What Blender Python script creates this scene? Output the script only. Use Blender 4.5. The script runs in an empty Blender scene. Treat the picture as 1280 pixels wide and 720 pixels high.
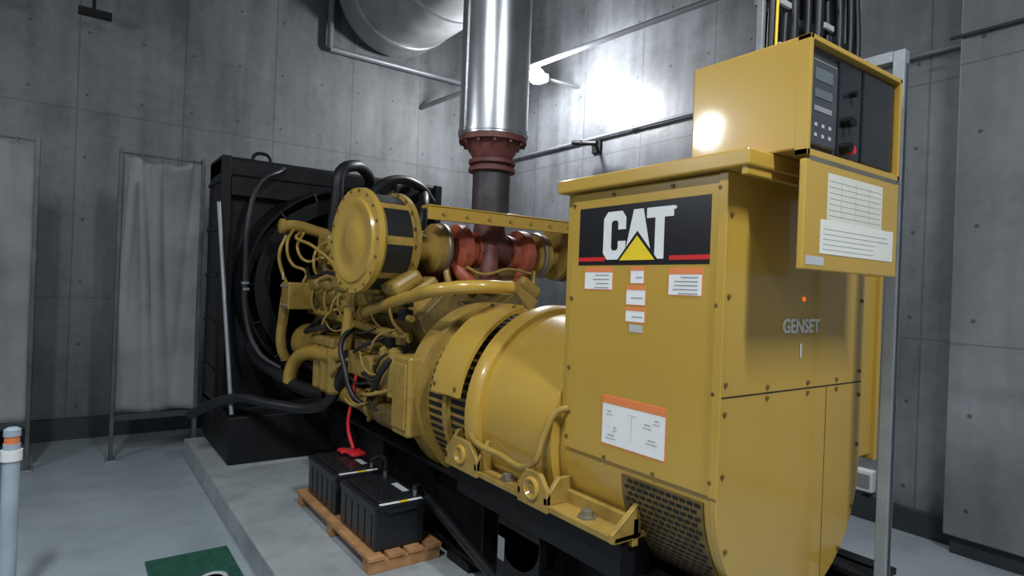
import bpy, bmesh, math, random
from mathutils import Vector, Matrix
random.seed(4)
S=bpy.context.scene
COL=S.collection
try:
    S.view_settings.view_transform='Standard'
    S.view_settings.look='None'
except Exception: pass

# ------------------------------------------------------------ materials
def newmat(name):
    m=bpy.data.materials.new(name); m.use_nodes=True
    nt=m.node_tree; b=nt.nodes['Principled BSDF']
    return m,nt,b
def paint(name,col,rough=.4,metal=0,var=.12,scale=6,spec=.5,bump=0,coat=0,dirt=None,dirt_amt=.5):
    m,nt,b=newmat(name)
    N=nt.nodes; L=nt.links
    tc=N.new('ShaderNodeTexCoord')
    n=N.new('ShaderNodeTexNoise'); n.inputs['Scale'].default_value=scale; n.inputs['Detail'].default_value=5
    L.new(tc.outputs['Object'],n.inputs['Vector'])
    r=N.new('ShaderNodeValToRGB')
    r.color_ramp.elements[0].position=.3; r.color_ramp.elements[1].position=.7
    c0=[max(0,c*(1-var)) for c in col]+[1]; c1=[min(1,c*(1+var)) for c in col]+[1]
    r.color_ramp.elements[0].color=c0; r.color_ramp.elements[1].color=c1
    L.new(n.outputs['Fac'],r.inputs['Fac'])
    out=r.outputs['Color']
    if dirt:
        n2=N.new('ShaderNodeTexNoise'); n2.inputs['Scale'].default_value=scale*2.3; n2.inputs['Detail'].default_value=8
        L.new(tc.outputs['Object'],n2.inputs['Vector'])
        r2=N.new('ShaderNodeValToRGB'); r2.color_ramp.elements[0].position=.50; r2.color_ramp.elements[1].position=.80
        r2.color_ramp.elements[0].color=(0,0,0,1)
        r2.color_ramp.elements[1].color=(dirt_amt,)*3+(1,)
        L.new(n2.outputs['Fac'],r2.inputs['Fac'])
        mx=N.new('ShaderNodeMixRGB'); mx.inputs['Color2'].default_value=(*dirt,1)
        L.new(r2.outputs['Color'],mx.inputs['Fac']); L.new(out,mx.inputs['Color1']); out=mx.outputs['Color']
    L.new(out,b.inputs['Base Color'])
    b.inputs['Roughness'].default_value=rough; b.inputs['Metallic'].default_value=metal
    b.inputs['Specular IOR Level'].default_value=spec
    if coat: b.inputs['Coat Weight'].default_value=coat; b.inputs['Coat Roughness'].default_value=.08
    if bump:
        bp=N.new('ShaderNodeBump'); bp.inputs['Strength'].default_value=bump; bp.inputs['Distance'].default_value=.01
        L.new(n.outputs['Fac'],bp.inputs['Height']); L.new(bp.outputs['Normal'],b.inputs['Normal'])
    return m
def emis(name,col,st):
    m,nt,b=newmat(name)
    b.inputs['Base Color'].default_value=(*col,1)
    b.inputs['Emission Color'].default_value=(*col,1); b.inputs['Emission Strength'].default_value=st
    return m

def concrete(name,ax,base,pw=.9,ph=1.8,hole=.6,rough=.55,amp=.45):
    m,nt,b=newmat(name); N=nt.nodes; L=nt.links
    g=N.new('ShaderNodeNewGeometry'); s=N.new('ShaderNodeSeparateXYZ'); L.new(g.outputs['Position'],s.inputs[0])
    cmb=N.new('ShaderNodeCombineXYZ'); L.new(s.outputs[ax],cmb.inputs['X']); L.new(s.outputs['Z'],cmb.inputs['Y'])
    n1=N.new('ShaderNodeTexNoise'); n1.inputs['Scale'].default_value=.75; n1.inputs['Detail'].default_value=9; n1.inputs['Roughness'].default_value=.62; n1.inputs['Distortion'].default_value=.4
    L.new(cmb.outputs[0],n1.inputs['Vector'])
    mp=N.new('ShaderNodeMapping'); mp.inputs['Scale'].default_value=(4.5,.5,1); L.new(cmb.outputs[0],mp.inputs['Vector'])
    n2=N.new('ShaderNodeTexNoise'); n2.inputs['Scale'].default_value=1.1; n2.inputs['Detail'].default_value=6; L.new(mp.outputs[0],n2.inputs['Vector'])
    n3=N.new('ShaderNodeTexNoise'); n3.inputs['Scale'].default_value=11; n3.inputs['Detail'].default_value=8; n3.inputs['Roughness'].default_value=.7; L.new(cmb.outputs[0],n3.inputs['Vector'])
    def math_(op,a,bv=None,c=None):
        x=N.new('ShaderNodeMath'); x.operation=op
        for i,v in enumerate((a,bv,c)):
            if v is None: continue
            if isinstance(v,(int,float)): x.inputs[i].default_value=v
            else: L.new(v,x.inputs[i])
        return x.outputs[0]
    a=math_('MULTIPLY',n1.outputs['Fac'],.48); a=math_('MULTIPLY_ADD',n2.outputs['Fac'],.34,a); a=math_('MULTIPLY_ADD',n3.outputs['Fac'],.18,a)
    r=N.new('ShaderNodeValToRGB'); r.color_ramp.elements[0].position=.38; r.color_ramp.elements[1].position=.62
    r.color_ramp.elements[0].color=[c*(1-amp) for c in base]+[1]; r.color_ramp.elements[1].color=[c*(1+amp) for c in base]+[1]
    L.new(a,r.inputs['Fac'])
    fu=math_('ABSOLUTE',math_('SUBTRACT',math_('FRACT',math_('DIVIDE',s.outputs[ax],pw)),.5))
    fz=math_('ABSOLUTE',math_('SUBTRACT',math_('FRACT',math_('DIVIDE',math_('ADD',s.outputs['Z'],.45),ph)),.5))
    j=math_('MAXIMUM',math_('GREATER_THAN',fu,.5-.008/pw),math_('GREATER_THAN',fz,.5-.006/ph))
    hu=math_('MULTIPLY',math_('SUBTRACT',math_('FRACT',math_('DIVIDE',math_('ADD',s.outputs[ax],.15),hole*.75)),.5),hole*.75)
    hz=math_('MULTIPLY',math_('SUBTRACT',math_('FRACT',math_('DIVIDE',s.outputs['Z'],hole)),.5),hole)
    d=math_('SQRT',math_('ADD',math_('MULTIPLY',hu,hu),math_('MULTIPLY',hz,hz)))
    h=math_('LESS_THAN',d,.014)
    fac=math_('MAXIMUM',math_('MULTIPLY',j,.38),math_('MULTIPLY',h,.7))
    mx=N.new('ShaderNodeMixRGB'); L.new(fac,mx.inputs['Fac']); L.new(r.outputs['Color'],mx.inputs['Color1']); mx.inputs['Color2'].default_value=(.03,.032,.035,1)
    L.new(mx.outputs['Color'],b.inputs['Base Color'])
    b.inputs['Roughness'].default_value=rough
    bp=N.new('ShaderNodeBump'); bp.inputs['Strength'].default_value=.5; bp.inputs['Distance'].default_value=.02
    L.new(math_('SUBTRACT',a,math_('MULTIPLY',fac,.5)),bp.inputs['Height']); L.new(bp.outputs['Normal'],b.inputs['Normal'])
    return m

M={}
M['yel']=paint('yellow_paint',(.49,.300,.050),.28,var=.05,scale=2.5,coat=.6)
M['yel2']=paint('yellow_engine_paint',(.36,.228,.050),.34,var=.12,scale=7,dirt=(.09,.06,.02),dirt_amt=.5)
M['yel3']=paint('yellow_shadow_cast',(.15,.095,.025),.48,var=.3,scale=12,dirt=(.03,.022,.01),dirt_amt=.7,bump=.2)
M['blk']=paint('black_steel_paint',(.008,.008,.0095),.5,var=.3,scale=8,spec=.25)
M['rub']=paint('black_rubber',(.012,.012,.014),.45,var=.2)
M['blkglossy']=paint('black_decal',(.01,.01,.012),.3,var=.05)
M['wht']=paint('white_vinyl',(.80,.80,.78),.5,var=.03)
M['paper']=paint('paper',(.62,.60,.52),.6,var=.05)
M['paper2']=paint('paper_white',(.70,.69,.62),.6,var=.05)
M['org']=paint('orange_label',(.75,.22,.07),.5,var=.03)
M['red']=paint('red_vinyl',(.62,.02,.02),.4,var=.03)
M['triy']=paint('yellow_vinyl',(.85,.60,.02),.4,var=.03)
M['gry']=paint('grey_print',(.25,.25,.26),.6,var=.05)
M['ltgry']=paint('light_grey_print',(.45,.46,.46),.6,var=.05)
M['galv']=paint('galvanised_steel',(.62,.63,.65),.28,metal=.9,var=.12,scale=5,bump=.05)
M['foil']=paint('insulation_foil',(.38,.39,.40),.42,metal=.3,var=.2,scale=4,bump=.3)
M['rust']=paint('red_oxide_steel',(.15,.048,.040),.55,var=.35,scale=12,dirt=(.05,.03,.03))
M['turbored']=paint('red_turbine',(.38,.09,.045),.45,var=.25,scale=12,dirt=(.10,.03,.02))
M['dkpipe']=paint('dark_exhaust_pipe',(.07,.06,.064),.5,metal=.4,var=.3,scale=8)
M['post']=paint('post_grey',(.27,.29,.31),.45,metal=.4,var=.15,scale=9)
M['steel']=paint('bolt_steel',(.30,.27,.22),.4,metal=.7,var=.2)
M['rod']=paint('rod_grey',(.24,.25,.27),.4,metal=.3,var=.1)
M['frm']=paint('frame_steel',(.09,.09,.09),.5,metal=.3,var=.3)
M['panel']=paint('control_face',(.055,.06,.068),.35,var=.1)
M['paneld']=paint('control_glass',(.018,.02,.024),.15,var=.1)
M['lcd']=paint('lcd',(.12,.14,.15),.2,var=.1)
M['wood']=paint('pallet_wood',(.40,.20,.08),.65,var=.3,scale=14)
M['bat']=paint('battery_case',(.012,.013,.016),.3,var=.15)
M['redp']=paint('red_plastic',(.62,.02,.03),.4,var=.1)
M['green']=paint('green_mat',(.012,.075,.05),.7,var=.25,scale=20,bump=.4)
M['pipeblue']=paint('blue_grey_pipe',(.36,.44,.50),.4,var=.1)
M['black_hole']=paint('vent_dark',(.006,.006,.006),.7,var=.1)
M['fabric']=paint('acoustic_fabric',(.215,.225,.23),.8,var=.16,scale=1.6,bump=.25,dirt=(.10,.105,.11),dirt_amt=.6)
M['floor']=paint('floor_epoxy',(.32,.365,.39),.26,var=.10,scale=1.6,dirt=(.2,.23,.24),dirt_amt=.5)
M['pad']=paint('pad_concrete',(.34,.365,.375),.40,var=.14,scale=3,dirt=(.18,.19,.19),dirt_amt=.6)
M['base']=paint('baseboard_dark',(.035,.04,.045),.6,var=.15)
M['ceil']=paint('ceiling_concrete',(.12,.125,.13),.8,var=.2,scale=1.5)
M['backwall']=concrete('concrete_back','X',(.145,.152,.160))
M['sidewall']=concrete('concrete_side','Y',(.165,.173,.185),rough=.40)
M['pillar']=concrete('concrete_pillar','Y',(.20,.21,.22),rough=.6,amp=.3)
M['lamp']=emis('lamp_emit',(.93,.98,1.0),60)
M['reflglow']=emis('red_reflection_glow',(1.0,.15,.03),.8)  # emission imitates a red reflection in the glossy cover
M['tube']=emis('fill_tube_emit',(.9,.97,1.0),6)

# ------------------------------------------------------------ helpers
def grp(name,loc=(0,0,0)):
    e=bpy.data.objects.new(name,None); e.empty_display_size=.1; e.location=loc; COL.objects.link(e); return e
def link(o,parent):
    COL.objects.link(o)
    if parent:
        o.parent=parent
        o.matrix_parent_inverse=Matrix.Translation(-parent.location)
    return o
def mobj(name,v,f,mats,parent=None,smooth=True,mi=None,angle=35):
    me=bpy.data.meshes.new(name); me.from_pydata([tuple(p) for p in v],[],f); 
    bm=bmesh.new(); bm.from_mesh(me); bmesh.ops.recalc_face_normals(bm,faces=bm.faces); bm.to_mesh(me); bm.free()
    if not isinstance(mats,(list,tuple)): mats=[mats]
    for m in mats: me.materials.append(M[m] if isinstance(m,str) else m)
    if mi:
        for p,i in zip(me.polygons,mi): p.material_index=i
    if smooth:
        for p in me.polygons: p.use_smooth=True
        me.set_sharp_from_angle(angle=math.radians(angle))
    o=bpy.data.objects.new(name,me); return link(o,parent)
def bevel(o,w,seg=2):
    b=o.modifiers.new('bev','BEVEL'); b.width=w; b.segments=seg; b.limit_method='ANGLE'; b.angle_limit=math.radians(40)
    return o
CUBEF=[(0,1,3,2),(4,6,7,5),(0,4,5,1),(2,3,7,6),(0,2,6,4),(1,5,7,3)]
def box(name,x,y,z,mat,parent=None,bev=.004,rot=None,piv=None):
    v=[Vector((a,b,c)) for a in x for b in y for c in z]
    if rot:
        c=Vector(piv) if piv else Vector((sum(x)/2,sum(y)/2,sum(z)/2))
        R=Matrix.Rotation(math.radians(rot[1]),4,rot[0])
        v=[R@(p-c)+c for p in v]
    o=mobj(name,v,CUBEF,mat,parent,smooth=False)
    if bev: bevel(o,bev)
    return o
def frame(ax):
    ax=Vector(ax).normalized()
    t=Vector((0,0,1)) if abs(ax.z)<.9 else Vector((1,0,0))
    a=ax.cross(t).normalized(); b=ax.cross(a).normalized()
    return ax,a,b
def lathe(name,org,ax,prof,mat,parent=None,seg=40,closed=False):
    """prof: list of (h,r)"""
    org=Vector(org); ax,a,b=frame(ax); v=[];f=[]
    n=len(prof)
    for h,r in prof:
        for i in range(seg):
            t=2*math.pi*i/seg
            v.append(org+ax*h+(a*math.cos(t)+b*math.sin(t))*r)
    for j in range(n-1):
        for i in range(seg):
            k=(i+1)%seg
            f.append((j*seg+i,j*seg+k,(j+1)*seg+k,(j+1)*seg+i))
    f.append(tuple(range(seg))); f.append(tuple(range((n-1)*seg,n*seg)))
    return mobj(name,v,f,mat,parent)
def cyl(name,p0,p1,r,mat,parent=None,seg=24,r2=None):
    p0=Vector(p0);p1=Vector(p1);d=p1-p0;L=d.length
    r2=r if r2 is None else r2
    return lathe(name,p0,d,[(0,r),(L,r2)],mat,parent,seg)
def multi_cyl(name,items,mat,parent=None,seg=8):
    """items (p,axis,r,h)"""
    v=[];f=[]
    for p,axx,r,h in items:
        p=Vector(p); ax,a,b=frame(axx); s=len(v)
        for hh in (0,h):
            for i in range(seg):
                t=2*math.pi*i/seg; v.append(p+ax*hh+(a*math.cos(t)+b*math.sin(t))*r)
        for i in range(seg):
            k=(i+1)%seg; f.append((s+i,s+k,s+seg+k,s+seg+i))
        f.append(tuple(s+i for i in range(seg))); f.append(tuple(s+seg+i for i in range(seg)))
    return mobj(name,v,f,mat,parent)
def tube(name,pts,r,mat,parent=None,res=8):
    cu=bpy.data.curves.new(name,'CURVE'); cu.dimensions='3D'; cu.bevel_depth=r; cu.bevel_resolution=4; cu.use_fill_caps=True; cu.resolution_u=res
    sp=cu.splines.new('BEZIER'); sp.bezier_points.add(len(pts)-1)
    for bpnt,p in zip(sp.bezier_points,pts):
        bpnt.co=p; bpnt.handle_left_type='AUTO'; bpnt.handle_right_type='AUTO'
    cu.materials.append(M[mat]); o=bpy.data.objects.new(name,cu); return link(o,parent)
def prism(name,pts,plane,c0,c1,mat,parent=None,bev=0):
    """pts 2d. plane 'x': (y,z) extruded in x ; 'y': (x,z) ; 'z': (x,y)"""
    def mk(p,c):
        return {'x':(c,p[0],p[1]),'y':(p[0],c,p[1]),'z':(p[0],p[1],c)}[plane]
    n=len(pts); v=[mk(p,c0) for p in pts]+[mk(p,c1) for p in pts]
    f=[tuple(range(n)),tuple(range(n,2*n))]+[(i,(i+1)%n,n+(i+1)%n,n+i) for i in range(n)]
    o=mobj(name,v,f,mat,parent,smooth=True,angle=25)
    if bev: bevel(o,bev)
    return o
def rects(name,plane,base,items,parent):
    """thin label plates; items (a0,a1,b0,b1,mat,level)"""
    v=[];f=[];mi=[];mats=[]
    for a0,a1,b0,b1,mt,lv in items:
        if mt not in mats: mats.append(mt)
        c0=base; c1=base-.0008*(lv+1)
        s=len(v)
        for c in (c0,c1):
            for p in ((a0,b0),(a1,b0),(a1,b1),(a0,b1)):
                v.append((c,p[0],p[1]) if plane=='x' else (p[0],c,p[1]))
        for q in ((0,1,2,3),(4,5,6,7),(0,1,5,4),(1,2,6,5),(2,3,7,6),(3,0,4,7)):
            f.append(tuple(s+i for i in q)); mi.append(mats.index(mt))
    return mobj(name,v,f,mats,parent,smooth=False,mi=mi)
def arcband(name,cx,cz,r0,r1,y0,y1,a0,a1,mat,parent,n=20):
    v=[];f=[]
    for i in range(n+1):
        t=math.radians(a0+(a1-a0)*i/n); c,s=math.cos(t),math.sin(t)
        for r,y in ((r0,y0),(r1,y0),(r1,y1),(r0,y1)): v.append((cx+r*c,y,cz+r*s))
    for i in range(n):
        for k in range(4):
            f.append((i*4+k,i*4+(k+1)%4,(i+1)*4+(k+1)%4,(i+1)*4+k))
    f.append((0,1,2,3)); f.append(tuple(n*4+k for k in range(4)))
    return mobj(name,v,f,mat,parent)

# ------------------------------------------------------------ room
box('floor',(-3.2,5.2),(-3.2,7.6),(-.12,0),'floor',bev=0)
box('wall_back',(-3.2,5.2),(7.2,7.45),(0,5.8),'backwall',bev=0)
box('wall_right',(4.85,5.1),(-3.2,7.2),(0,5.8),'sidewall',bev=0)
box('wall_left',(-3.2,-3.0),(-3.2,7.2),(0,5.8),'sidewall',bev=0)
box('wall_front',(-3.0,4.85),(-3.2,-3.0),(0,5.8),'backwall',bev=0)
box('ceiling',(-3.2,5.2),(-3.2,7.6),(5.8,6.0),'ceil',bev=0)
box('baseboard_back',(-3.0,4.85),(7.14,7.2),(0,.20),'base',bev=0)
box('baseboard_right',(4.78,4.85),(1.56,7.14),(0,.16),'base',bev=0)
box('wall_pillar',(4.62,4.85),(-3.0,1.55),(.12,5.8),'pillar',bev=.01)
box('baseboard_pillar',(4.66,4.85),(-3.0,1.52),(0,.12),'base',bev=0)
prism('equipment_pad',[(.86,-1.2),(.86,6.1),(3.6,6.1),(3.6,-1.2)],'z',0,.15,'pad',bev=.012)

# hanging acoustic panels (fabric sheets) with steel frames
def apanel(x0,x1,seed):
    rr=random.Random(seed)
    g=grp('acoustic_panel')
    n=40;v=[];f=[]
    folds=[(rr.uniform(.08,.92),rr.uniform(-.25,.25),rr.uniform(.03,.07),rr.uniform(.012,.030)*rr.choice((1,-1))) for _ in range(7)]
    ph=x0*3; m=40
    for j in range(m+1):
        s=j/m; z=.40+2.22*s
        for i in range(n+1):
            q=i/n
            x=x0+(x1-x0)*q
            w=(q-.5)*2
            y=6.2+.018*math.sin(s*7+q*4+ph)
            for c0,sl,wd,am in folds:
                y+=am*math.exp(-((q-c0-sl*(1-s))/wd)**2)*(.35+.65*s)*(1-w**8)
            sag=(.05*(1-w*w)+.012*math.sin(q*19+ph))*s**6
            v.append((x,y,z-sag+.015*math.sin(q*9+ph)*(1-s)**6))
    for j in range(m):
        for i in range(n):
            a=j*(n+1)+i; f.append((a,a+1,a+n+2,a+n+1))
    o=mobj('insulation_sheet',v,f,'fabric',g,angle=80)
    s=o.modifiers.new('th','SOLIDIFY'); s.thickness=.02
    box('frame_post_a',(x0-.025,x0+.005),(6.15,6.24),(0,2.66),'frm',g)
    box('frame_post_b',(x1-.005,x1+.025),(6.15,6.24),(0,2.66),'frm',g)
    box('frame_top',(x0,x1),(6.235,6.25),(2.63,2.645),'frm',g)
    box('frame_bottom',(x0,x1),(6.16,6.24),(.34,.39),'base',g)
    for k in range(5):
        xx=x0+(x1-x0)*(k+.5)/5
        box('hang_tie',(xx-.006,xx+.006),(6.2,6.24),(2.56,2.65),'frm',g,.001)
    box('foot_a',(x0-.05,x0+.03),(6.12,6.28),(0,.012),'rod',g)
    box('foot_b',(x1-.03,x1+.05),(6.12,6.28),(0,.012),'rod',g)
    return g
apanel(-1.5,-.25,3); apanel(.33,.94,8)

# pipes & services
g=grp('electrical_conduit')
cyl('conduit_run',(4.81,1.6,3.35),(4.81,7.15,3.35),.018,'rod',g,12)
for y in (2.2,3.4,4.6,5.8,6.9): box('clip',(4.80,4.848),(y-.03,y+.03),(3.33,3.38),'rod',g)
g=grp('electrical_conduit')
cyl('conduit_run',(4.60,-2.5,3.33),(4.60,1.6,3.33),.012,'base',g,12)
g=grp('sprinkler_pipe')
cyl('main_run',(3.63,7.18,3.90),(4.78,3.30,4.35),.03,'rod',g,14)
g=grp('service_pipe')
cyl('run',(2.38,7.12,4.32),(4.78,7.12,4.32),.035,'rod',g,14)
cyl('riser',(2.38,7.12,4.32),(2.38,7.12,5.78),.035,'rod',g,14)
g=grp('pipe_bracket')
cyl('arm',(4.84,5.15,3.27),(4.55,5.1,3.25),.02,'blk',g,10); box('plate',(4.82,4.848),(5.08,5.22),(3.18,3.325),'blk',g)
cyl('tip',(4.6,4.9,3.21),(4.56,5.25,3.27),.028,'blk',g,10)
g=grp('junction_box')
box('body',(4.78,4.848),(2.05,2.18),(.20,.36),'wht',g,.01); box('cover',(4.772,4.782),(2.07,2.16),(.23,.33),'gry',g,.003)
g=grp('exhaust_silencer')
lathe('drum',(3.10,3.9,5.07),(0,1,0),[(0,.3),(.0,.64),(.06,.70),(3.08,.70),(3.15,.68)],'foil',g,56)
for y in (4.6,5.6,6.6): lathe('band',(3.10,y,5.07),(0,1,0),[(0,.695),(0,.71),(.05,.71),(.05,.695)],'galv',g,56)
g=grp('cable_hanger')
cyl('drop_rod',(.10,6.9,4.0),(.10,6.9,5.78),.015,'blk',g,8); box('channel',(-.02,.24),(6.86,6.94),(3.96,4.02),'blk',g)

# flood lamp
g=grp('flood_lamp')
box('bracket',(4.30,4.848),(5.50,5.55),(4.01,4.03),'rod',g)
box('housing',(4.18,4.34),(5.44,5.62),(3.95,4.05),'rod',g,.02)
lathe('lens',(4.18,5.48,4.0),(-.7,-.9,-.5),[(0,.09),(.03,.09),(.06,.06)],'lamp',g,20)

# ------------------------------------------------------------ generator set
G=grp('diesel_generator_set',(2.05,3,.15))
cx=2.05
for sx,nm in ((1.70,'near'),(2.40,'far')):
    box('skid_web_'+nm,(sx+.06,sx+.09),(1.0,4.90),(.2,.6),'blk',G)
    box('skid_top_flange_'+nm,(sx-.02,sx+.16),(1.0,4.90),(.575,.60),'blk',G)
    box('skid_bottom_flange_'+nm,(sx-.02,sx+.16),(1.0,4.90),(.2,.225),'blk',G)
    for y in (1.3,1.9,2.5,3.1,3.7,4.3): 
        box('skid_stiffener',(sx-.015,sx+.06),(y,y+.015),(.225,.575),'blk',G,0)
for y in (1.05,2.3,3.6,4.75): box('skid_cross',(1.78,2.48),(y,y+.08),(.25,.5),'blk',G)
for y in (1.2,2.6,4.2): 
    for sx in (1.67,2.40): box('isolator',(sx,sx+.2),(y,y+.22),(.151,.2),'blk',G)
lathe('lifting_lug',(1.58,2.08,.55),(1,0,0),[(0,.05),(0,.15),(.03,.15),(.03,.05)],'blk',G,32)
box('lug_plate',(1.58,1.62),(1.93,2.23),(.28,.56),'blk',G)
box('lug_arm',(1.60,1.72),(2.0,2.2),(.40,.60),'blk',G)
cyl('drain_hose',(1.64,3.0,.42),(1.60,2.1,.24),.025,'rub',G,10)
rects('lug_tag','x',1.578,[(2.17,2.22,.40,.50,'gry',1)],G)

def upts(x0,x1,zt,zc,n=28):
    r=(x1-x0)/2; c=(x0+x1)/2
    p=[(x0,zt)]
    for i in range(n+1):
        t=math.pi+math.pi*i/n; p.append((c+r*math.cos(t),zc+r*math.sin(t)))
    p.append((x1,zt)); return p
prism('terminal_housing',upts(1.61,2.49,1.98,.98),'y',1.15,1.86,'yel',G)
prism('end_cover',upts(1.60,2.50,1.98,.98),'y',1.125,1.15,'yel',G,.003)
box('side_cover',(1.597,1.612),(1.135,1.825),(.985,1.975),'yel',G,.004)
box('end_seam',(1.605,2.495),(1.1235,1.126),(1.288,1.292),'black_hole',G,0)
box('end_seam_v',(2.23,2.233),(1.1235,1.126),(.54,1.288),'yel3',G,0)
box('corner_flange',(1.592,1.60),(1.118,1.15),(.985,1.975),'yel',G,.002)
box('cabinet_lid',(1.56,2.54),(1.03,1.88),(1.98,2.03),'yel',G,.006)
box('lid_lip',(1.57,2.53),(1.04,1.06),(1.955,1.985),'yel',G,.003)
box('far_terminal_box',(2.50,2.70),(1.17,1.80),(.97,1.70),'yel',G,.006)
box('far_box_flange',(2.69,2.715),(1.15,1.82),(.95,1.72),'yel',G,.004)
lathe('reflection_glow_spot',(2.056,1.125,1.60),(0,-1,0),[(0,.008),(.003,.008),(.005,.005)],'reflglow',G,16)  # small glowing disc standing in for a red reflection, not a lamp
it=[]
for z in (1.03,1.30,1.57,1.93): 
    for y in (1.145,1.81): it.append(((1.597,y,z),(-1,0,0),.007,.006))
for y in (1.37,1.6): it.append(((1.597,y,.998),(-1,0,0),.007,.006)); 
for y in (1.33,1.6): it.append(((1.597,y,1.955),(-1,0,0),.007,.006))
for z in (1.05,1.24,1.33,1.6,1.85):
    for x in (1.625,2.475): it.append(((x,1.125,z),(0,-1,0),.007,.006))
for x in (1.85,2.1,2.3):
    for z in (1.275,1.31): it.append(((x,1.125,z),(0,-1,0),.007,.006))
for k in range(1,8):
    t=math.pi+math.pi*k/8; it.append(((2.05+.43*math.cos(t),1.125,.98+.43*math.sin(t)),(0,-1,0),.007,.006))
multi_cyl('cover_bolts',it,'yel3',G,8)
v=[];f=[]
rows=22; cols=11
arcband('vent_frame',2.05,.98,.440,.4455,1.175,1.52,183,250,'yel3',G,24)
for i in range(rows):
    a0=184+ i*(64/rows); a1=a0+64/rows*.52
    for j in range(cols):
        off=(.5 if i%2 else 0)
        y0=1.185+(j+off)*(.325/ (cols+.5)); y1=y0+.325/(cols+.5)*.78
        s=len(v)
        for a in (a0,a1):
            for y in (y0,y1):
                t=math.radians(a); v.append((2.05+.4475*math.cos(t),y,.98+.4475*math.sin(t)))
        f.append((s,s+1,s+3,s+2))
mobj('vent_slots',v,f,'black_hole',G,smooth=False)

# logo decal
D=[(1.177,1.778,1.697,1.914,'blkglossy',0),(1.635,1.778,1.712,1.727,'red',1),(1.177,1.335,1.712,1.727,'red',1)]
rects('logo_decal','x',1.597,D,G)
z0=1.717
def letter(nm,pts,y_left,w,mat,lv,h=.165):
    prism(nm,[(y_left-p[0]*w,z0+p[1]*h) for p in pts],'x',1.597,1.597-.0008*(lv+1),mat,G)
letter('logo_c',[(1,.62),(1,.86),(.82,1),(.18,1),(0,.86),(0,.14),(.18,0),(.82,0),(1,.14),(1,.38),(.66,.38),(.66,.24),(.6,.19),(.42,.19),(.36,.24),(.36,.76),(.42,.81),(.6,.81),(.66,.76),(.66,.62)],1.645,.112,'wht',1,.175)
letter('logo_a',[(.33,1),(.67,1),(1.0,0),(0,0)],1.540,.130,'wht',2,.175)
letter('logo_t',[(0,1),(1,1),(1,.80),(.67,.80),(.67,0),(.33,0),(.33,.80),(0,.80)],1.437,.116,'wht',1,.175)
letter('logo_tri_edge',[(-.02,-.02),(.5,.60),(1.02,-.02)],1.568,.182,'blkglossy',3)
letter('logo_tri',[(0.05,-.02),(.5,.50),(.95,-.02)],1.568,.182,'triy',4)
multi_cyl('logo_dot',[((1.597,1.316,1.885),(-1,0,0),.006,.002)],'wht',G,12)

def warn(nm,y0,y1,z0_,z1,hdr=True,lines=3,hm='org'):
    it=[(y0,y1,z0_,z1,'org' if hdr=='b' else 'wht',0)]
    if hdr=='b': it.append((y0+.003,y1-.003,z0_+.003,z1-.003,'wht',1))
    if hdr: it.append((y0+.002,y1-.002,z1-(z1-z0_)*.22,z1-.002,hm,2))
    h=(z1-z0_)*.72
    for k in range(lines):
        zz=z0_+h*(k+.5)/lines
        it.append((y0+(y1-y0)*.12,y0+(y1-y0)*random.uniform(.55,.88),zz,zz+.003,'gry',2))
    rects(nm,'x',1.597,it,G)
warn('caution_label',1.59,1.74,1.605,1.69,'b',4)
warn('shock_label',1.44,1.505,1.63,1.69,'b',1)
warn('warning_label',1.20,1.335,1.595,1.685,'b',5)
warn('volt_label',1.43,1.522,1.555,1.625,'b',1)
warn('note_label',1.43,1.522,1.495,1.548,'b',1)
rects('stamp_tag','x',1.597,[(1.44,1.50,1.462,1.488,'ltgry',1)],G)
it=[(1.32,1.62,1.045,1.225,'org',0),(1.325,1.615,1.05,1.22,'wht',1),(1.325,1.615,1.195,1.222,'org',2)]
for yy,zz,w in ((1.58,1.155,.03),(1.55,1.10,.02),(1.40,1.14,.04),(1.38,1.09,.05),(1.57,1.07,.05),(1.36,1.16,.03)):
    it.append((yy-w/2,yy+w/2,zz,zz+.004,'ltgry',2)); it.append((yy-w/3,yy+w/3,zz+.012,zz+.015,'gry',2))
it.append((1.470,1.472,1.08,1.17,'ltgry',2)); it.append((1.45,1.49,1.17,1.172,'ltgry',2))
rects('large_warning_label','x',1.597,it,G)
def text(nm,s,size,loc,mat,parent):
    cu=bpy.data.curves.new(nm,'FONT'); cu.body=s; cu.size=size; cu.align_x='CENTER'; cu.extrude=.0006; cu.offset=.0014
    cu.materials.append(M[mat]); o=bpy.data.objects.new(nm,cu)
    COL.objects.link(o)
    o.rotation_euler=(math.radians(90),0,0)
    o.location=Vector(loc)-parent.location
    o.parent=parent
    return o
text('unit_lettering','GENSET',.066,(2.045,1.1225,1.485),'wht',G)
text('unit_number','1',.066,(2.045,1.1225,1.40),'wht',G)

# control box
box('control_box',(1.68,2.27),(.96,1.33),(2.03,2.357),'yel',G,.006)
for nm,x,z in (('l',(1.68,1.695),(2.01,2.357)),('r',(2.255,2.27),(2.01,2.357)),('t',(1.68,2.27),(2.342,2.357)),('b',(1.68,2.27),(2.01,2.03))):
    box('control_lip_'+nm,x,(.925,.965),z,'yel',G,.002)
box('control_fascia',(1.695,2.255),(.95,.965),(2.03,2.342),'panel',G,.002)
box('gauge_module',(1.705,1.865),(.938,.952),(2.05,2.30),'panel',G,.006)
rects('gauge_displays','y',.938,[(1.73,1.83,2.24,2.275,'lcd',1),(1.73,1.83,2.19,2.215,'lcd',1),(1.73,1.83,2.15,2.165,'gry',1),(1.72,1.855,2.295,2.298,'gry',0)]+[(x,x+.014,z,z+.010,'ltgry',1) for x in (1.735,1.775,1.815) for z in (2.075,2.105)],G)
box('switch_plate',(1.88,2.02),(.942,.952),(2.04,2.33),'paneld',G,.004)
box('relay_door',(2.03,2.25),(.940,.952),(2.04,2.33),'paneld',G,.004)
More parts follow.
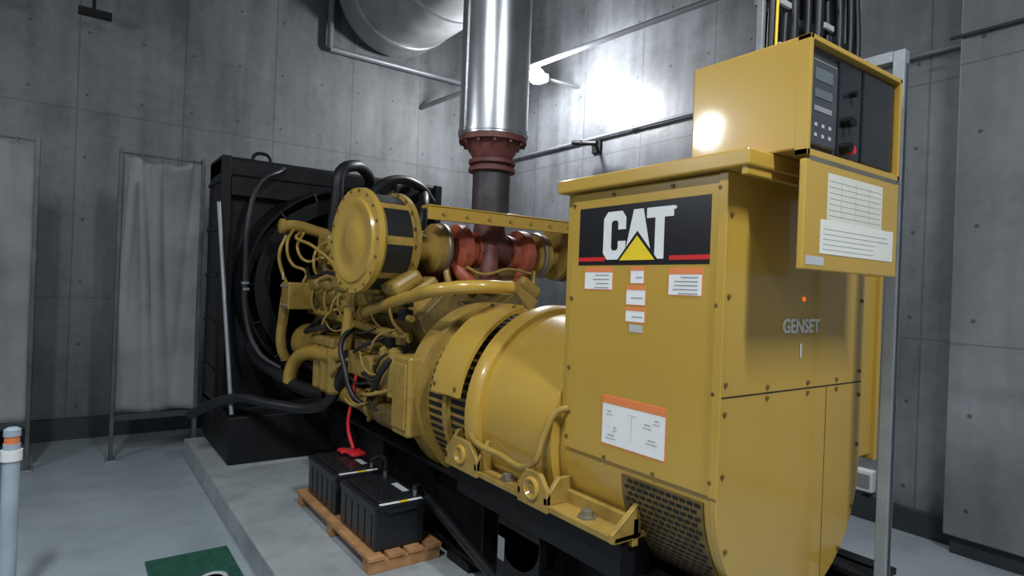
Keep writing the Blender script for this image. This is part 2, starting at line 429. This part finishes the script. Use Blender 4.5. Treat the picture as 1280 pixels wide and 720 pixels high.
multi_cyl('control_knobs',[((1.905,.942,2.145),(0,-1,0),.014,.03),((1.945,.942,2.15),(0,-1,0),.012,.02),((1.905,.942,2.065),(0,-1,0),.016,.03),((1.95,.942,2.24),(0,-1,0),.01,.02)],'blk',G,16)
multi_cyl('emergency_button',[((1.945,.942,2.065),(0,-1,0),.013,.02)],'redp',G,16)
box('hinge_strip',(1.70,2.25),(.925,.94),(1.995,2.012),'steel',G,.002)
box('control_door',(1.675,2.27),(.925,.945),(1.685,2.0),'yel',G,.004)
it=[(1.80,2.15,1.835,1.975,'paper',0),(1.765,2.235,1.735,1.835,'paper2',1),(1.69,1.79,1.70,1.725,'ltgry',0)]
for k in range(7): 
    z=1.85+k*.017; it.append((1.81,2.14,z,z+.0015,'ltgry',1))
for x in (1.88,1.97,2.06): it.append((x,x+.0015,1.845,1.965,'ltgry',1))
for k in range(5):
    z=1.748+k*.015; it.append((1.78,1.78+random.uniform(.3,.43),z,z+.002,'ltgry',2))
rects('door_documents','y',.925,it,G)

# generator barrel (axis Y)
cz=.99
lathe('alternator_barrel',(cx,1.86,cz),(0,1,0),[(0,.49),(.50,.49),(.50,.515),(.53,.53),(.59,.53),(.60,.50)],'yel',G,72)
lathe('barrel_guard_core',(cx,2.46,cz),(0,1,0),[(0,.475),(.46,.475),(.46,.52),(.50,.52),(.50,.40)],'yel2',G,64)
v=[];f=[]
for k in range(34):
    a=100+k*5.0
    for (ya,yb) in ((2.50,2.68),(2.70,2.90)):
        s=len(v)
        for aa in (a,a+2.8):
            t=math.radians(aa)
            for y in (ya,yb): v.append((cx+.478*math.cos(t),y,cz+.478*math.sin(t)))
        f.append((s,s+1,s+3,s+2))
mobj('guard_slots',v,f,'black_hole',G,smooth=False)
arcband('guard_rim',cx,cz,.475,.505,2.67,2.71,95,270,'yel2',G,40)
arcband('guard_strap',cx,cz,.53,.55,2.50,2.76,108,172,'yel',G,20)
multi_cyl('strap_bolts',[((cx+.55*math.cos(math.radians(a)),y,cz+.55*math.sin(math.radians(a))),(math.cos(math.radians(a)),0,math.sin(math.radians(a))),.01,.01) for a in (112,168) for y in (2.53,2.73)],'yel3',G,8)
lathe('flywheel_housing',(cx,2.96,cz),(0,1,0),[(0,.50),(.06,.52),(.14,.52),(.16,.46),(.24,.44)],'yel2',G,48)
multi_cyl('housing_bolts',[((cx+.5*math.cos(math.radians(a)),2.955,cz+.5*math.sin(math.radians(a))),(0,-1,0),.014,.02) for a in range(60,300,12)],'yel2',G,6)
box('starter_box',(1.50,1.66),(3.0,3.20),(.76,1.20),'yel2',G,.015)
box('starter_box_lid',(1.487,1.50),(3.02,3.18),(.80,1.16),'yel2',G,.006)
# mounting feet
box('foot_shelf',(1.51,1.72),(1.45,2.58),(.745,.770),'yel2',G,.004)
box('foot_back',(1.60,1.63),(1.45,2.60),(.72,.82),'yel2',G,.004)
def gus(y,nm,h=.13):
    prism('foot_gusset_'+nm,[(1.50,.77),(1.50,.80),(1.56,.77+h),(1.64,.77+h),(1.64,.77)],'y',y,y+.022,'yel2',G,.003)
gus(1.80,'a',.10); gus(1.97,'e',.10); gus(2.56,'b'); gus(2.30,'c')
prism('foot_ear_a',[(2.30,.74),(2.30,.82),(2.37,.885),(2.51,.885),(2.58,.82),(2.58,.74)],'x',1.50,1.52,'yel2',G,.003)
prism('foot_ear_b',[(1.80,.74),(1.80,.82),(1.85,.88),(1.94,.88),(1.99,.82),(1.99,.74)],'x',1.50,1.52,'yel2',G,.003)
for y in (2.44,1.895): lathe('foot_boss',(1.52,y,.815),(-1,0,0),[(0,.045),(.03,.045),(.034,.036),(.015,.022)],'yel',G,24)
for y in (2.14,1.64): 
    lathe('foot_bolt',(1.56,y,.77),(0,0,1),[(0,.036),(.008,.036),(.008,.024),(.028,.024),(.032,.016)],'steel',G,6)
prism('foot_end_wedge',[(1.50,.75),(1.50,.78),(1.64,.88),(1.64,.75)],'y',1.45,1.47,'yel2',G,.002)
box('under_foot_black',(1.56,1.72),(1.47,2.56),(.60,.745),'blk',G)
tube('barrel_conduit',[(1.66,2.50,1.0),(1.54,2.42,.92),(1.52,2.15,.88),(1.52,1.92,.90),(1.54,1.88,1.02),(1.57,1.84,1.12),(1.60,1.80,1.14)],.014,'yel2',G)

# engine block
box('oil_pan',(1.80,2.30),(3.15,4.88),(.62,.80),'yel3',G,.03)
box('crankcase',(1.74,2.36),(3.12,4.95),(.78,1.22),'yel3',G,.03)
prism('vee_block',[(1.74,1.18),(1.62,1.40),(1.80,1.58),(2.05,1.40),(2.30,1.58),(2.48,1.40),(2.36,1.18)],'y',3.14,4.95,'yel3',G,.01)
box('crank_rail',(1.70,1.75),(3.12,4.95),(.76,.80),'yel2',G,.005)
for k in range(6):
    y=3.22+k*.29
    for sgn,nm in ((-1,'near'),(1,'far')):
        c=Vector((cx+sgn*.36,0,1.54)); 
        o=box('cylinder_head_'+nm,(c.x-.13,c.x+.13),(y,y+.25),(1.46,1.60),'yel2',G,.02,rot=('Y',sgn*32))
        o=box('valve_cover_'+nm,(c.x+sgn*.04-.10,c.x+sgn*.04+.10),(y+.02,y+.23),(1.60,1.69),'yel2',G,.03,rot=('Y',sgn*32),piv=(c.x,y,1.54))
    lathe('inspection_cover',(1.74,y+.125,1.02),(-1,0,0),[(0,.105),(.02,.105),(.025,.09),(.04,.05)],'yel2',G,20)
    box('lower_cover',(1.785,1.80),(y+.02,y+.22),(.66,.76),'yel2',G,.01)
    tube('injector_line',[(1.62,y+.1,1.30),(1.55,y+.12,1.38),(1.54,y+.13,1.50),(1.60,y+.13,1.62)],.009,'yel2',G)
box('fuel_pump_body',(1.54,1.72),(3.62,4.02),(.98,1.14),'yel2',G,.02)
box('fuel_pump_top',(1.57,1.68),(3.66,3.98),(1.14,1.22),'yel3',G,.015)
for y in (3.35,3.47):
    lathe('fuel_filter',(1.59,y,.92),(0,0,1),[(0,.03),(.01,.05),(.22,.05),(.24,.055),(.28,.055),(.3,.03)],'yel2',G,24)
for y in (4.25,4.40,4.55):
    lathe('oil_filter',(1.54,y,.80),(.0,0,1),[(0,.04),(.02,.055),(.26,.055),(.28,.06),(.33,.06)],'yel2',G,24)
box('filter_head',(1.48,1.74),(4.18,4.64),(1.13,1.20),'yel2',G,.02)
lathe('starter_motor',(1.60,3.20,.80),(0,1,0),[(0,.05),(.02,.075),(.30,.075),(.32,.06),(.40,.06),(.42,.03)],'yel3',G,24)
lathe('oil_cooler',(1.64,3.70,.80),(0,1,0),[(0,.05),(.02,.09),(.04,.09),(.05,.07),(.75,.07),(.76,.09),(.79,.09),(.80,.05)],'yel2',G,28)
for k in range(90):
    y=random.uniform(3.15,4.75); z=random.uniform(.72,1.5); x=random.uniform(1.565,1.67); s=random.uniform(.008,.032)
    if k%2: box('bracket_piece',(x-s,x+s),(y-s,y+s*1.4),(z-s,z+s),random.choice(['yel2','yel3','blk']),G,.006)
    else: lathe('fitting',(x,y,z),random.choice([(1,0,0),(0,1,0),(0,0,1)]),[(-s,.012),(-s,s*.7),(s,s*.7),(s,.012)],random.choice(['yel2','yel3','steel']),G,16)
for k in range(26):
    y=random.uniform(3.2,4.6); z=random.uniform(.85,1.55)
    tube('small_line',[(1.62,y,z),(1.53,y+.08,z-.05),(1.52,y+random.uniform(.15,.35),z-random.uniform(-.1,.2)),(1.62,y+.4,z-.1)],random.choice([.006,.008,.012]),random.choice(['yel2','rub','rub','yel2','yel2']),G)
# flexible black hoses low on the near side
tube('oil_hose_a',[(1.64,3.30,1.22),(1.53,3.36,1.12),(1.51,3.48,.96),(1.56,3.62,.86)],.020,'rub',G)
tube('oil_hose_b',[(1.60,4.05,1.30),(1.50,4.02,1.20),(1.49,3.92,1.02),(1.52,3.84,.86),(1.60,3.72,.78)],.018,'rub',G)
tube('oil_hose_c',[(1.58,4.70,1.30),(1.46,4.66,1.22),(1.46,4.50,1.24),(1.54,4.36,1.28)],.018,'rub',G)
# big air / water pipes
tube('charge_air_pipe',[(1.56,3.80,1.40),(1.55,3.45,1.47),(1.55,3.05,1.54),(1.57,2.80,1.58),(1.70,2.66,1.60),(1.90,2.64,1.60)],.036,'yel',G)
lathe('charge_pipe_flange',(1.56,3.76,1.405),(0,1,-.2),[(0,.055),(.03,.055)],'yel2',G,20)
tube('water_outlet_pipe',[(1.58,4.02,1.66),(1.57,4.04,1.50),(1.56,4.08,1.25),(1.56,4.12,1.08)],.045,'yel',G)
lathe('water_flange',(1.57,4.05,1.44),(0,0,1),[(0,.07),(.035,.07)],'yel2',G,20)
tube('coolant_elbow',[(1.56,4.14,1.10),(1.52,4.35,1.07),(1.48,4.60,1.06),(1.44,4.80,.99),(1.42,4.88,.88),(1.42,4.90,.80)],.055,'yel',G)
tube('water_pump_pipe',[(1.42,5.05,1.55),(1.40,5.08,1.3),(1.40,5.1,1.05),(1.44,5.1,.95)],.04,'yel2',G)
tube('lower_balance_pipe',[(1.64,3.3,1.28),(1.60,3.7,1.30),(1.60,4.1,1.32),(1.6,4.5,1.34),(1.6,4.9,1.36)],.03,'yel2',G)
# front end
lathe('front_gear_cover',(cx,4.96,1.15),(0,1,0),[(0,.44),(.06,.44),(.08,.38),(.10,.2)],'yel2',G,36)
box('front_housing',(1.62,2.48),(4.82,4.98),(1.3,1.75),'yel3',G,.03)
lathe('water_pump',(1.60,4.96,1.10),(0,1,0),[(-.1,.05),(-.08,.14),(.06,.15),(.1,.08)],'yel2',G,28)
box('governor_box',(1.36,1.56),(4.82,5.02),(1.37,1.58),'yel2',G,.012)
box('governor_side',(1.56,1.80),(4.80,4.98),(1.33,1.52),'yel3',G,.012)
multi_cyl('governor_bolts',[((1.358,y,z),(-1,0,0),.012,.012) for y in (4.85,4.99) for z in (1.40,1.55)],'rod',G,8)
tube('thermostat_pipe',[(1.34,5.0,2.02),(1.45,5.0,2.03),(1.62,5.0,2.0),(1.80,5.0,1.96),(1.95,5.0,1.9)],.045,'yel2',G)
lathe('thermostat_cap',(1.32,5.0,2.02),(1,0,0),[(0,.04),(.01,.06),(.04,.06)],'yel2',G,20)
box('thermostat_housing',(1.62,1.95),(4.75,5.0),(1.72,1.98),'yel2',G,.04)
tube('fuel_line_a',[(1.42,4.95,2.0),(1.36,4.9,1.88),(1.40,4.88,1.72),(1.50,4.85,1.66),(1.48,4.85,1.58)],.012,'yel2',G)
tube('fuel_line_b',[(1.50,4.95,1.98),(1.44,4.9,1.85),(1.50,4.86,1.75),(1.62,4.8,1.78),(1.70,4.75,1.70)],.012,'yel2',G)
tube('fuel_line_c',[(1.38,5.0,1.95),(1.33,5.0,1.80),(1.36,5.0,1.65),(1.40,5.0,1.56)],.014,'yel2',G)
tube('fuel_line_d',[(1.66,4.78,1.92),(1.56,4.76,1.86),(1.52,4.74,1.74),(1.56,4.72,1.62),(1.64,4.7,1.56)],.012,'yel2',G)
tube('fuel_line_e',[(1.60,4.7,1.75),(1.55,4.5,1.82),(1.58,4.2,1.84),(1.62,4.0,1.8)],.016,'yel2',G)
tube('fuel_line_f',[(1.48,4.98,1.98),(1.40,4.80,1.92),(1.46,4.6,1.86),(1.56,4.4,1.72),(1.60,4.3,1.6)],.012,'yel2',G)
tube('harness',[(1.52,4.9,1.7),(1.46,4.6,1.62),(1.50,4.3,1.66),(1.56,4.0,1.55)],.014,'rub',G)
rects('gauge_tags','x',1.355,[(4.95,4.98,1.60,1.66,'wht',0)],G)
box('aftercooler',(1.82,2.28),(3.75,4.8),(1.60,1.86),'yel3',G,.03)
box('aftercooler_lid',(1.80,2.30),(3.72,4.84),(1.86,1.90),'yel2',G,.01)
cyl('crossover_pipe',(1.7,4.6,1.98),(2.5,4.6,1.98),.07,'yel2',G,20)

# air cleaner drum
ax=Vector((-.99,-.09,0)).normalized()
c=Vector((1.37,3.54,1.85))
lathe('air_cleaner_face',c,-ax,[(-.02,.05),(-.018,.10),(-.008,.12),(-.008,.20),(-.014,.215),(-.014,.25),(.0,.26),(.0,.315),(.035,.32),(.035,.28)],'yel',G,64)
lathe('air_cleaner_body',c,-ax,[(.035,.285),(.055,.290),(.25,.290),(.25,.315),(.28,.315),(.28,.20),(.33,.14),(.42,.12)],'yel2',G,64)
a_,u_,w_=frame(-ax)
v=[];f=[]
def drumpt(t,h,r): return c+(-ax)*h+(u_*math.cos(t)+w_*math.sin(t))*r
for k in range(8):
    s0=math.radians(k*45+5); s1=math.radians(k*45+40); n=8
    for i in range(n):
        ta=s0+(s1-s0)*i/n; tb=s0+(s1-s0)*(i+1)/n; s=len(v)
        v+= [drumpt(ta,.065,.293),drumpt(tb,.065,.293),drumpt(tb,.235,.293),drumpt(ta,.235,.293)]
        f.append((s,s+1,s+2,s+3))
mobj('air_cleaner_screen',v,f,'rub',G)
multi_cyl('air_cleaner_bolts',[(drumpt(math.radians(k*20),-.0,.300),ax,.008,.008) for k in range(18)]+[(drumpt(math.radians(k*20+5),.25,.305),ax,.010,.010) for k in range(18)],'yel3',G,8)

# turbochargers and exhaust
def turbo(x,sgn,nm):
    y=3.42; z=1.83
    lathe('compressor_'+nm,(x,y,z),(sgn,0,0),[(-.05,.06),(-.05,.12),(-.02,.155),(.04,.155),(.07,.12),(.08,.085),(.16,.085),(.16,.10),(.18,.10)],'yel2',G,36)
    lathe('bearing_'+nm,(x-sgn*.05,y,z),(-sgn,0,0),[(0,.06),(.07,.06)],'yel3',G,20)
    lathe('turbine_'+nm,(x-sgn*.09,y,z),(-sgn,0,0),[(0,.07),(0,.13),(.03,.165),(.09,.165),(.12,.12),(.16,.11),(.16,.125),(.18,.125),(.18,.08)],'turbored',G,36)
    lathe('compressor_clamp_'+nm,(x-sgn*.03,y,z),(sgn,0,0),[(0,.16),(.02,.165),(.03,.16)],'steel',G,36)
    multi_cyl('turbine_bolts_'+nm,[((x-sgn*.25,y+.115*math.cos(a*math.pi/4),z+.115*math.sin(a*math.pi/4)),(-sgn,0,0),.011,.035) for a in range(8)],'rust',G,6)
turbo(1.87,-1,'near'); turbo(2.66,1,'far')
lathe('compressor_rings',(2.80,3.40,1.86),(1,0,0),[(0,.1),(0,.19),(.03,.2),(.03,.17),(.08,.17),(.08,.2),(.11,.2),(.11,.17),(.16,.17),(.16,.20),(.20,.20)],'yel2',G,36)
tube('exhaust_elbow_near',[(2.02,3.42,1.83),(2.10,3.41,1.83),(2.20,3.40,1.88),(2.25,3.40,2.02)],.095,'rust',G)
tube('exhaust_elbow_far',[(2.50,3.42,1.83),(2.42,3.41,1.83),(2.30,3.40,1.88),(2.25,3.40,2.02)],.095,'rust',G)
tube('exhaust_manifold_log',[(2.25,3.35,1.72),(2.12,3.6,1.68),(2.05,4.0,1.65)],.085,'rust',G)
tube('exhaust_drop',[(2.22,3.36,1.86),(2.20,3.33,1.72),(2.20,3.32,1.58)],.07,'rust',G)
tube('exhaust_branch_near',[(1.99,3.38,1.74),(2.02,3.32,1.66),(2.10,3.30,1.58)],.05,'turbored',G)
tube('exhaust_branch_far',[(2.50,3.38,1.74),(2.46,3.32,1.66),(2.40,3.30,1.58)],.05,'turbored',G)
tube('oil_drain_near',[(1.90,3.36,1.74),(1.90,3.33,1.66),(1.92,3.3,1.55)],.022,'yel2',G)
tube('oil_drain_far',[(2.62,3.38,1.72),(2.60,3.36,1.62),(2.55,3.3,1.5)],.022,'yel2',G)
tube('oil_feed',[(2.0,3.27,1.72),(2.1,3.24,1.68),(2.3,3.24,1.72),(2.5,3.26,1.70)],.010,'yel2',G)
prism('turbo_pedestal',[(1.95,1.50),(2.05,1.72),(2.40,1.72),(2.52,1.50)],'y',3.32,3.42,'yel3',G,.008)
# cross beam
box('cross_beam_web',(1.66,3.0),(3.14,3.165),(1.98,2.06),'yel',G,.003)
box('cross_beam_top',(1.66,3.0),(3.14,3.24),(2.05,2.065),'yel',G,.003)
multi_cyl('beam_bolts',[((1.75+k*.16,3.14,2.02),(0,-1,0),.012,.012) for k in range(8)],'yel2',G,6)
box('beam_leg_far',(2.84,2.92),(3.14,3.20),(1.2,1.98),'yel3',G,.004)

# exhaust stack
E=grp('exhaust_stack',(2.25,3.4,2.0))
ex,ey=2.25,3.40
cyl('riser_pipe',(ex,ey,2.03),(ex,ey,2.40),.125,'dkpipe',E,32)
lathe('flexible_flange_low',(ex,ey,2.36),(0,0,1),[(0,.12),(0,.155),(.025,.155),(.025,.13),(.05,.13),(.05,.155),(.075,.155),(.075,.125)],'rust',E,32)
lathe('cone',(ex,ey,2.43),(0,0,1),[(0,.125),(.03,.135),(.10,.18),(.12,.185),(.12,.225),(.155,.225),(.155,.19)],'rust',E,36)
multi_cyl('flange_bolts',[((ex+.205*math.cos(k*math.pi/6),ey+.205*math.sin(k*math.pi/6),2.53),(0,0,1),.012,.065) for k in range(12)],'rust',E,6)
lathe('clad_duct',(ex,ey,2.585),(0,0,1),[(0,.19),(0,.228),(1.15,.228),(1.15,.232),(1.17,.232),(1.17,.228),(2.6,.228),(3.2,.228)],'galv',E,56)
lathe('duct_clamp',(ex,ey,2.60),(0,0,1),[(0,.228),(0,.234),(.025,.234),(.025,.228)],'galv',E,56)
box('duct_seam',(ex-.236,ex-.225),(ey-.015,ey+.01),(2.6,5.78),'galv',E,0)

# ------------------------------------------------------------ radiator
R=grp('engine_radiator',(2.05,5.9,.15))
box('radiator_core',(1.06,3.04),(5.70,6.14),(.56,2.50),'blk',R)
box('side_channel_near',(1.0,1.08),(5.60,6.14),(.40,2.63),'blk',R,.01)
box('side_channel_far',(3.02,3.10),(5.60,6.14),(.40,2.63),'blk',R,.01)
box('top_tank',(1.0,3.10),(5.62,6.14),(2.45,2.63),'blk',R,.03)
box('front_baffle_top',(1.08,3.02),(5.60,5.66),(2.30,2.46),'blk',R)
for z in (.8,1.2,1.6,2.0,2.4): box('channel_rib',(.985,1.0),(5.62,6.12),(z,z+.03),'blk',R,.002)
box('stand',(1.02,3.08),(5.06,6.14),(.151,.52),'blk',R,.01)
box('stand_top',(1.0,3.10),(5.2,6.14),(.52,.56),'blk',R,.006)
lathe('fan_shroud',(2.05,5.70,1.55),(0,-1,0),[(0,.92),(.02,.92),(.20,.88),(.28,.88),(.28,.86),(.05,.86)],'blk',R,64)
for r in (.2,.32,.44,.56,.68,.80):
    lathe('guard_ring',(2.05,5.40,1.55),(0,-1,0),[(0,r-.005),(0,r+.005),(.008,r+.005),(.008,r-.005)],'blk',R,48)
multi_cyl('guard_spokes',[((2.05,5.40,1.55),(math.cos(k*math.pi/8),0,math.sin(k*math.pi/8)),.006,.88) for k in range(16)],'blk',R,6)
for k in range(8):
    t=k*math.pi/4
    box('fan_blade',(2.15,2.85),(5.48,5.49),(1.46,1.64),'blk',R,.002,rot=('Y',math.degrees(t)),piv=(2.05,5.5,1.55))
lathe('fan_hub',(2.05,5.1,1.55),(0,1,0),[(0,.12),(.3,.12),(.35,.2),(.4,.2)],'blk',R,28)
multi_cyl('filler_caps',[((1.25,5.9,2.63),(0,0,1),.05,.04),((1.6,5.9,2.63),(0,0,1),.04,.03)],'blk',R,20)
tube('lifting_eye',[(1.28,5.8,2.63),(1.30,5.8,2.70),(1.36,5.8,2.72),(1.42,5.8,2.70),(1.44,5.8,2.63)],.015,'blk',R)
tube('upper_hose_a',[(1.75,5.0,2.0),(1.76,4.95,2.30),(1.78,4.95,2.50),(1.90,5.0,2.58),(2.10,5.2,2.58),(2.25,5.45,2.52),(2.3,5.65,2.50)],.05,'rub',R)
tube('upper_hose_b',[(2.15,4.9,1.95),(2.18,4.9,2.25),(2.24,4.9,2.42),(2.36,5.0,2.50),(2.55,5.3,2.52),(2.6,5.65,2.5)],.05,'rub',R)
tube('upper_hose_c',[(2.4,4.7,1.95),(2.42,4.7,2.2),(2.48,4.8,2.35),(2.60,5.1,2.42),(2.8,5.65,2.45)],.045,'rub',R)
tube('upper_hose_d',[(1.85,4.7,2.0),(1.95,4.7,2.3),(2.15,4.75,2.46),(2.45,4.85,2.46),(2.66,5.0,2.36)],.04,'rub',R)
tube('vent_line',[(1.50,5.60,2.58),(1.42,5.45,2.52),(1.25,5.35,2.40),(1.16,5.3,2.1),(1.15,5.3,1.7),(1.16,5.28,1.3),(1.25,5.2,1.0),(1.40,5.1,.88)],.022,'rub',R)
tube('lower_hose',[(1.30,5.65,1.0),(1.30,5.45,.92),(1.36,5.20,.86),(1.42,4.95,.80),(1.50,4.70,.76),(1.58,4.5,.76)],.055,'rub',R)
tube('drain_hose_long',[(.80,5.40,.50),(.95,5.2,.62),(1.08,5.0,.68),(1.26,4.75,.66),(1.47,4.5,.66),(1.54,4.30,.76),(1.56,4.16,.95),(1.57,4.05,1.12)],.038,'rub',R)
cyl('brace_rod',(.975,5.55,2.22),(1.04,5.08,.54),.016,'rod',R,12)
multi_cyl('hose_clamps',[((1.155,5.3,1.5),(0,0,1),.03,.02),((1.15,5.3,1.55),(0,0,1),.03,.02)],'rod',R,16)

# ------------------------------------------------------------ batteries & pallet
def battery(y0):
    B=grp('lead_acid_battery',(1.43,y0+.24,.25))
    x0,x1=1.28,1.57; y1=y0+.50
    box('case',(x0+.006,x1-.006),(y0+.006,y1-.006),(.235,.435),'bat',B,.008)
    box('lid',(x0,x1),(y0,y1),(.43,.468),'bat',B,.008)
    box('lid_step',(x0+.03,x1-.08),(y0+.03,y1-.03),(.468,.482),'bat',B,.006)
    for k in range(5): box('case_rib',(x0+.002,x0+.007),(y0+.05+k*.09,y0+.07+k*.09),(.25,.41),'bat',B,.002)
    multi_cyl('vent_caps',[((1.37,y0+.07+k*.068,.482),(0,0,1),.018,.008) for k in range(6)],'bat',B,16)
    multi_cyl('terminals',[((1.53,y0+.06,.468),(0,0,1),.012,.03),((1.53,y1-.06,.468),(0,0,1),.012,.03)],'steel',B,12)
    box('handle_near',(x0+.06,x1-.06),(y0-.012,y0+.004),(.425,.44),'bat',B,.004)
    box('label_white',(1.31,1.42),(y0+.004,y0+.026),(.468,.470),'wht',B,0)
    box('label_yellow',(1.42,1.47),(y0+.004,y0+.026),(.468,.470),'triy',B,0)
    box('label_white_b',(1.47,1.55),(y0+.004,y0+.026),(.468,.470),'wht',B,0)
    box('label_top',(1.50,1.54),(y0+.15,y0+.30),(.468,.470),'ltgry',B,0)
    return B
battery(2.88); battery(3.46)
W=grp('wooden_pallet',(1.43,3.4,.15))
for k in range(4):
    x=1.235+k*.108; box('deck_board',(x,x+.085),(2.83,4.02),(.213,.235),'wood',W,.003)
for y in (2.84,3.38,3.92): box('runner',(1.24,1.64),(y,y+.08),(.15,.213),'wood',W,.003)
C=grp('battery_cable',(1.5,3.6,.5))
tube('red_cable',[(1.62,3.85,1.10),(1.56,3.86,1.02),(1.53,3.86,.85),(1.50,3.85,.65),(1.52,3.80,.52)],.012,'redp',C)
box('red_clamp',(1.47,1.57),(3.70,3.82),(.49,.515),'redp',C,.01)
box('red_clamp_b',(1.44,1.50),(3.80,3.88),(.49,.515),'redp',C,.01)
tube('black_link',[(1.53,3.53,.51),(1.56,3.48,.54),(1.56,3.38,.54),(1.53,3.32,.51)],.012,'rub',C)
tube('black_lead',[(1.53,2.95,.51),(1.60,3.0,.49),(1.66,3.0,.35),(1.67,3.1,.3)],.012,'rub',C)

# green mat
g=grp('green_mat',(.59,3.6,0)); box('mat',(.38,.80),(3.15,3.90),(0,.012),'green',g,.004)
for k in range(7): box('mat_rib',(.40+k*.058,.41+k*.058),(3.17,3.88),(.012,.015),'green',g,0)
lathe('pull_ring',(.66,3.50,.015),(0,0,1),[(0,.045),(.006,.05),(.006,.065),(0,.07)],'ltgry',g,20)
# left standing pipe
g=grp('standpipe',(-.2,3.7,0))
lathe('tube',(-.20,3.70,0),(0,0,1),[(0,.06),(.01,.06),(.01,.034),(.78,.034)],'pipeblue',g,24)
lathe('collar',(-.20,3.70,.70),(0,0,1),[(0,.034),(0,.042),(.05,.042),(.05,.034)],'wht',g,24)
lathe('orange_band',(-.20,3.70,.78),(0,0,1),[(0,.030),(.035,.030)],'org',g,24)
lathe('cap',(-.20,3.70,.815),(0,0,1),[(0,.034),(.03,.034),(.04,.02)],'pipeblue',g,24)
# cable support post
g=grp('cable_support_post',(2.38,.98,0))
box('post',(2.365,2.405),(.96,1.0),(.16,2.50),'post',g,.003)
box('post_slot',(2.378,2.392),(.957,.961),(.2,2.45),'base',g,0)
box('base_plate',(2.31,2.46),(.91,1.06),(.15,.16),'post',g,.002)
box('arm',(2.36,2.40),(1.0,1.22),(2.46,2.50),'post',g,.003)
# cable ladder and power cables
g=grp('cable_ladder',(2.6,1.45,3.5))
for x in (2.25,3.05): box('rail',(x-.010,x+.010),(1.44,1.47),(2.04 if x<2.5 else 1.75,5.78),'post',g,.003)
for z in (2.5,2.8,3.1,3.4,3.7,4.0): box('rung',(2.25,3.05),(1.47,1.49),(z,z+.03),'post',g,.002)
box('backing',(2.40,3.12),(1.55,1.57),(2.1,5.78),'blk',g,0)
for k in range(9):
    x=2.30+k*.084+random.uniform(-.012,.012)
    tube('power_cable',[(min(x,2.44),1.5,2.035),(x*.6+min(x,2.44)*.4,1.46,2.2),(x,1.44,2.5),(x+.02*math.sin(k*2.1),1.44,3.4),(x,1.44,4.4),(x,1.44,5.78)],random.choice([.016,.02,.024]),'rub',g)
for z in (2.62,2.80,2.95,3.35): 
    for x in (2.31,2.66): box('cable_clamp',(x,x+.08),(1.405,1.42),(z,z+.025),'ltgry' ,g,.003)
tube('tag_cable',[(2.29,1.41,2.05),(2.29,1.41,2.6),(2.30,1.41,3.2),(2.29,1.41,4.2)],.006,'triy',g)

# ------------------------------------------------------------ lights
def area(name,loc,rot,sx,sy,e,col=(1,1,1)):
    l=bpy.data.lights.new(name,'AREA'); l.shape='RECTANGLE'; l.size=sx; l.size_y=sy; l.energy=e; l.color=col
    o=bpy.data.objects.new(name,l); o.location=loc; o.rotation_euler=rot; COL.objects.link(o); return o
def fill_batten(x,y,z,e,length=1.3):  # unseen ceiling fixture, added to carry an area fill light
    g=grp('added_fill_batten',(x,y,z))
    hx,hy=(.08,length/2)
    box('housing',(x-hx,x+hx),(y-hy,y+hy),(z+.02,z+.08),'wht',g,.005)
    for dx in (-.04,.04): cyl('tube',(x+dx,y-hy+.03,z),(x+dx,y+hy-.03,z),.014,'tube',g,10)
    cyl('hanger',(x,y,z+.08),(x,y,5.79),.008,'rod',g,8)
    a=area('batten_fill_light',(x,y,z-.03),(0,0,0),hx*2,hy*2,e,(.88,.95,1.0)); a.parent=g; a.matrix_parent_inverse=Matrix.Translation(-g.location)
fill_batten(-.9,1.0,4.6,140); fill_batten(1.2,-1.2,4.6,185)
# wall-side globe lamp on the left, reflects in the glossy paint
g=grp('globe_lamp',(-2.0,4.0,3.4))
lathe('globe',(-2.0,4.0,3.30),(0,0,1),[(0,.02),(.01,.06),(.05,.11),(.10,.125),(.15,.11),(.19,.06),(.20,.03)],'lampg' if 'lampg' in M else 'lamp',g,24)
cyl('stem',(-2.0,4.0,3.50),(-2.0,4.0,5.79),.012,'rod',g,8)
l=bpy.data.lights.new('globe_light','POINT'); l.energy=45; l.shadow_soft_size=.13; l.color=(.9,.96,1)
o=bpy.data.objects.new('globe_light',l); o.location=(-1.8,3.9,3.2); COL.objects.link(o)
l=bpy.data.lights.new('flood_light','POINT'); l.energy=200; l.shadow_soft_size=.12; l.color=(.95,.97,1)
o=bpy.data.objects.new('flood_light',l); o.location=(4.05,5.32,3.90)
COL.objects.link(o)
w=bpy.data.worlds.new('world'); S.world=w; w.use_nodes=True
w.node_tree.nodes['Background'].inputs[0].default_value=(.5,.56,.62,1); w.node_tree.nodes['Background'].inputs[1].default_value=.2

# ------------------------------------------------------------ camera
cd=bpy.data.cameras.new('camera'); cam=bpy.data.objects.new('camera',cd); COL.objects.link(cam)
cd.sensor_width=36; cd.lens=765/1280*36; cd.clip_start=.05
th=math.radians(2.17); F=Vector((.585,.811,0)).normalized(); Rt=Vector((F.y,-F.x,0)); U=Vector((0,0,1))
X=Rt*math.cos(th)+U*math.sin(th); Y=-Rt*math.sin(th)+U*math.cos(th); Z=-F
mt=Matrix((X,Y,Z)).transposed().to_4x4(); mt.translation=(0,0,1.6); cam.matrix_world=mt
S.camera=cam
